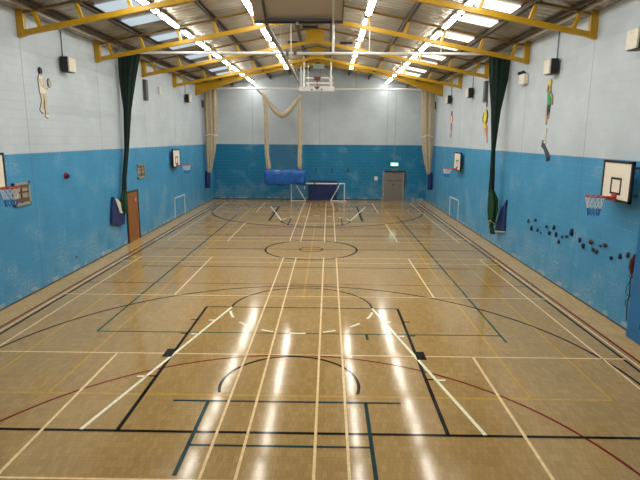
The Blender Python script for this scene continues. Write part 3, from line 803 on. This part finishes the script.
# ------------------------------------------------------------------ mural figures (flat painted cut-outs on the walls)
def blob(cx, cz, ry, rz, n=14): return [(cx+ry*cos(2*pi*i/n), cz+rz*sin(2*pi*i/n)) for i in range(n)]
def limb(*p):
    """tapering outline through (y, z, halfwidth) points"""
    l = []; r = []
    for i, (y, z, w) in enumerate(p):
        a = p[max(i-1, 0)]; b = p[min(i+1, len(p)-1)]
        dy, dz = b[0]-a[0], b[1]-a[1]; q = sqrt(dy*dy+dz*dz); ny, nz = -dz/q, dy/q
        l.append((y+ny*w, z+nz*w)); r.append((y-ny*w, z-nz*w))
    return l+r[::-1]
def mural(s, name, label, y, z, parts, cat='wall figure'):
    t = thing(name, label, cat, (s*7.5, y, z), 'painted sports figures on the walls')
    ob = MB()
    for pn, mt, polys in parts:
        for p in polys:
            cy = sum(a for a, b in p)/len(p); cz = sum(b for a, b in p)/len(p); q = []
            for i in range(len(p)):
                a0, a1 = Vector(p[i-1]), Vector(p[(i+1) % len(p)]); d2 = (a1-a0).normalized(); n2 = Vector((d2.y, -d2.x))
                ar = sum(p[j-1][0]*p[j][1]-p[j][0]*p[j-1][1] for j in range(len(p)))
                n2 = n2 if ar > 0 else -n2
                q.append((y+p[i][0]+n2.x*.018, z+p[i][1]+n2.y*.018))
            ob.prism(q, 0, s*7.499, s*7.491)
    ob.build('outline', M['black'], t)
    for k, (pn, mt, polys) in enumerate(parts):
        mb = MB(); d = .012+.004*k
        for p in polys: mb.prism([(y+a, z+b) for a, b in p], 0, s*7.499, s*(7.499-d))
        mb.build(pn, M[mt], t)
    return t
# tennis player, left wall (y to the right in the photo is +y)
TS = .91
mural(-1, 'tennis_figure', 'painted tennis player in white with a racket on the upper left wall', 3.27, 4.87, [(n_, m_, [[(a*TS, b*TS) for a, b in p_] for p_ in q_]) for n_, m_, q_ in [
    ('leg', 'skinp', [limb((.08, .75, .085), (.14, .45, .06), (.02, .22, .045), (.1, .05, .03))]),
    ('leg', 'skinp', [limb((.25, .75, .085), (.30, .45, .06), (.26, .2, .045), (.30, .02, .035))]),
    ('shoe', 'mwhite', [limb((-.06, .2, .04), (.02, .14, .05), (.1, .1, .04)), limb((.22, 0, .045), (.34, -.02, .05), (.44, .02, .03))]),
    ('shorts', 'mwhite', [[(-.02, .86), (.30, .9), (.38, .7), (.14, .66), (.0, .68)]]),
    ('shirt', 'mwhite', [[(-.02, .86), (-.03, 1.1), (.05, 1.22), (.22, 1.2), (.28, 1.05), (.26, .86)]]),
    ('arm', 'skinp', [limb((.2, 1.12, .05), (.26, .94, .04), (.46, .86, .035)), limb((.02, 1.1, .045), (.12, .9, .04), (.40, .83, .03))]),
    ('racket', 'vent', [blob(.6, 1.02, .085, .13), limb((.44, .84, .015), (.54, .92, .015))]),
    ('head', 'skinp', [blob(.13, 1.27, .07, .09)]),
    ('hair', 'black', [blob(.11, 1.335, .085, .10)])]])
# jumping figure in green, right wall (+y is leftwards in the photo)
mural(1, 'jumping_figure', 'painted figure in green vest reaching up for a yellow ball on the right wall', 5.08, 4.62, [
    ('leg', 'skin', [limb((.0, .55, .07), (.10, .36, .055), (.08, .12, .035)), limb((-.05, .5, .06), (-.02, .3, .045))]),
    ('shorts', 'black', [[(-.12, .74), (.12, .74), (.12, .52), (.02, .34), (-.10, .5)]]),
    ('vest', 'mgreen', [[(-.13, .72), (.10, .72), (.15, 1.02), (.06, 1.12), (-.08, 1.1), (-.12, .98)]]),
    ('arm', 'skin', [limb((.1, 1.06, .04), (.21, 1.16, .035), (.14, 1.36, .028)), limb((-.08, 1.05, .04), (-.22, .93, .035), (-.24, .70, .028))]),
    ('head', 'skin', [blob(0, 1.19, .075, .09)]),
    ('ball', 'myellow', [blob(.02, 1.38, .10, .10)])])
mural(1, 'running_leg_figure', 'painted white leg and grey boot shape below the green vested figure', 5.05, 3.62, [
    ('shin', 'mwhite', [limb((.06, 1.0, .03), (.10, .78, .03), (.06, .56, .035))]),
    ('boot', 'slate', [[(.30, .62), (.16, .62), (.10, .5), (-.12, .34), (-.30, .22), (-.34, .02), (-.14, -.02), (-.06, .16), (.14, .36), (.34, .44)]]),
    ('boot_sole', 'black', [[(-.14, .0), (-.36, .02), (-.38, .14), (-.16, .12)]]),
    ('boot_trim', 'lining', [[(.16, .62), (.02, .56), (.04, .52), (.16, .56)]])])
mural(1, 'yellow_figure', 'painted figure in yellow top below the dark box on the right wall', 11.7, 4.1, [
    ('leg', 'morange', [limb((.06, .78, .13), (-.22, .55, .15), (-.24, .32, .08)), limb((-.28, .35, .05), (-.38, .02, .04))]),
    ('shorts', 'myellow', [[(.2, .98), (.42, .86), (.1, .62), (-.12, .66)]]),
    ('shirt', 'myellow', [[(.1, 1.52), (.30, 1.3), (.38, 1.05), (.2, .84), (-.08, .98), (-.12, 1.25)]]),
    ('arm', 'black', [limb((.3, 1.3, .04), (.46, 1.1, .04), (.34, .88, .03)), limb((-.1, 1.38, .05), (-.22, 1.15, .05), (-.14, .85, .03))]),
    ('neck', 'slate', [limb((.0, 1.56, .05), (-.06, 1.78, .045))])])
mural(1, 'red_figure', 'painted slim figure in red and white near the far end of the right wall', 18.3, 4.3, [
    ('leg', 'vent', [limb((0, .5, .1), (-.1, .25, .07), (-.02, .03, .05)), limb((.05, .22, .05), (.22, .1, .04))]),
    ('shorts', 'mred', [[(-.14, .88), (.14, .88), (.1, .45), (-.14, .45)]]),
    ('shirt', 'mwhite', [[(-.2, 1.2), (.22, 1.25), (.16, .86), (-.16, .86)]]),
    ('arm', 'mred', [limb((.16, 1.25, .05), (.3, 1.12, .05), (.2, .9, .04)), limb((-.16, 1.22, .05), (-.28, 1.08, .05), (-.2, .9, .04))]),
    ('head', 'slate', [blob(0, 1.38, .1, .12)])])

# ------------------------------------------------------------------ climbing holds
holds = [(5.89,1.55),(5.33,1.67),(5.58,1.35),(5.05,1.38),(4.78,1.34),(4.39,1.61),(4.16,1.45),(3.87,1.66),(3.67,1.49),(3.45,1.31),(3.25,1.5),
         (2.97,1.56),(2.72,1.73),(2.18,1.61),(1.96,1.5),(1.57,1.68),(1.43,1.5),(1.25,1.49),(1.11,1.67),(.87,1.73),(.57,1.49),(.18,1.61),(-.1,1.71)]
hc = {15: 'holdr', 19: 'holdr', 17: 'holdr', 22: 'holdn', 9: 'holdb'}
big = {12: 1.4, 15: 1.3, 2: 1.1, 6: 1.1, 14: 1.15, 19: 1.1, 4: .6, 18: .7, 10: .8}
for k, (y, z) in enumerate(holds):
    rnd = random.Random(100+k); bm = bmesh.new()
    bmesh.ops.create_icosphere(bm, subdivisions=2, radius=1)
    sc_ = .052*big.get(k, .95); ph = [rnd.uniform(0, 6.3) for _ in range(3)]
    for v in bm.verts:
        p = v.co; d_ = 1+.22*sin(3*p.y+ph[0])+.18*sin(4*p.z+ph[1])
        v.co = Vector((max(p.x*.9, -.75)*-1*sc_*d_ if False else -p.x*sc_*.75*d_, p.y*sc_*d_, p.z*sc_*1.25*d_))
    for v in bm.verts: v.co.x = min(v.co.x, .03)
    me = bpy.data.meshes.new('climbing_hold'); bm.to_mesh(me); bm.free()
    for p in me.polygons: p.use_smooth = True
    mk = hc.get(k, 'holdb'); me.materials.append(M[mk])
    o = bpy.data.objects.new('climbing_hold', me); C.objects.link(o); o.location = (7.47, y, z)
    cn = {'holdb': 'navy', 'holdr': 'dark red', 'holdn': 'brown'}[mk]
    tag(o, '%s climbing hold on the right blue wall, %s from the left of the row' % (cn, ORD[k]), 'climbing hold', 'climbing holds on the right wall')

# ------------------------------------------------------------------ blue folded mat at right edge with ropes
t = thing('climbing_mat', 'tall bright blue mat against the right wall at the right edge', 'mat', (7.4, -1.8, 0))
MB().box(7.28, 7.49, -3.2, -.72, 0.005, 2.6).build('mat_body', M['mat'], t, bevel=.02)
MB().box(7.26, 7.28, -1.35, -1.2, .35, .45).build('mat_strap', M['dframe'], t)
t = thing('hanging_rope', 'dark rope with a red knotted end hanging by the edge of the blue mat', 'rope', (7.44, -.42, .2))
MB().tube([(7.44, -.60, 2.3), (7.44, -.54, 2.0), (7.44, -.46, 1.75), (7.44, -.43, 1.5), (7.44, -.38, 1.2), (7.44, -.42, .95), (7.45, -.36, .6), (7.45, -.41, .25)], .014, 6).build('rope', M['rope'], t)
MB().tube([(7.42, -.47, 1.80), (7.42, -.41, 1.64), (7.42, -.40, 1.5), (7.42, -.44, 1.34)], .05, 8, rs=[.02, .055, .06, .025]).build('knot', M['ropered'], t)
MB().tube([(7.44, -.38, 1.2), (7.44, -.28, 1.0), (7.45, -.25, .85)], .008, 6).build('cord', M['rope'], t)
MB().tube([(7.43, -.36+.05*cos(q), .66+.09*sin(q)) for q in [2*pi*i/14 for i in range(14)]], .01, 6, closed=True).build('carabiner', M['dgrey'], t)
for k, z in enumerate((1.26, .82)): MB().box(7.42, 7.46, -.44, -.34, z, z+.05).build('buckle', M['dgrey'], t)
# two small socket covers low on the left wall
for y, z, lb in ((4.59, .44, 'small dark plate low on the left blue wall, nearer the camera'), (6.62, .13, 'small white plate low on the left blue wall, towards the brown door')):
    tag(MB().box(-7.5, -7.48, y-.04, y+.04, z-.035, z+.035).build('socket_plate', M['dgrey'] if z > .3 else M['lining']), lb, 'socket plate')

# ------------------------------------------------------------------ world, camera, view
wd = bpy.data.worlds.new('sky'); sc.world = wd; wd.use_nodes = True
wd.node_tree.nodes['Background'].inputs[0].default_value = (.6, .7, .85, 1)
wd.node_tree.nodes['Background'].inputs[1].default_value = .6
f, pit, yaw, roll = 524.35, .1924, -.0157, -.0062
cam = bpy.data.cameras.new('camera'); co = bpy.data.objects.new('camera', cam); C.objects.link(co); sc.camera = co
cam.sensor_fit = 'HORIZONTAL'; cam.sensor_width = 36; cam.lens = f/640*36; cam.clip_end = 200
co.location = (.657, -11.867, 4.285)
R = Matrix.Rotation(-yaw, 4, 'Z') @ Matrix.Rotation(pi/2-pit, 4, 'X') @ Matrix.Rotation(-roll, 4, 'Z')
co.rotation_euler = R.to_euler()
sc.view_settings.view_transform = 'Standard'; sc.view_settings.look = 'None'
sc.view_settings.exposure = 0.25; sc.view_settings.gamma = 1; sc.view_settings.use_curve_mapping = False
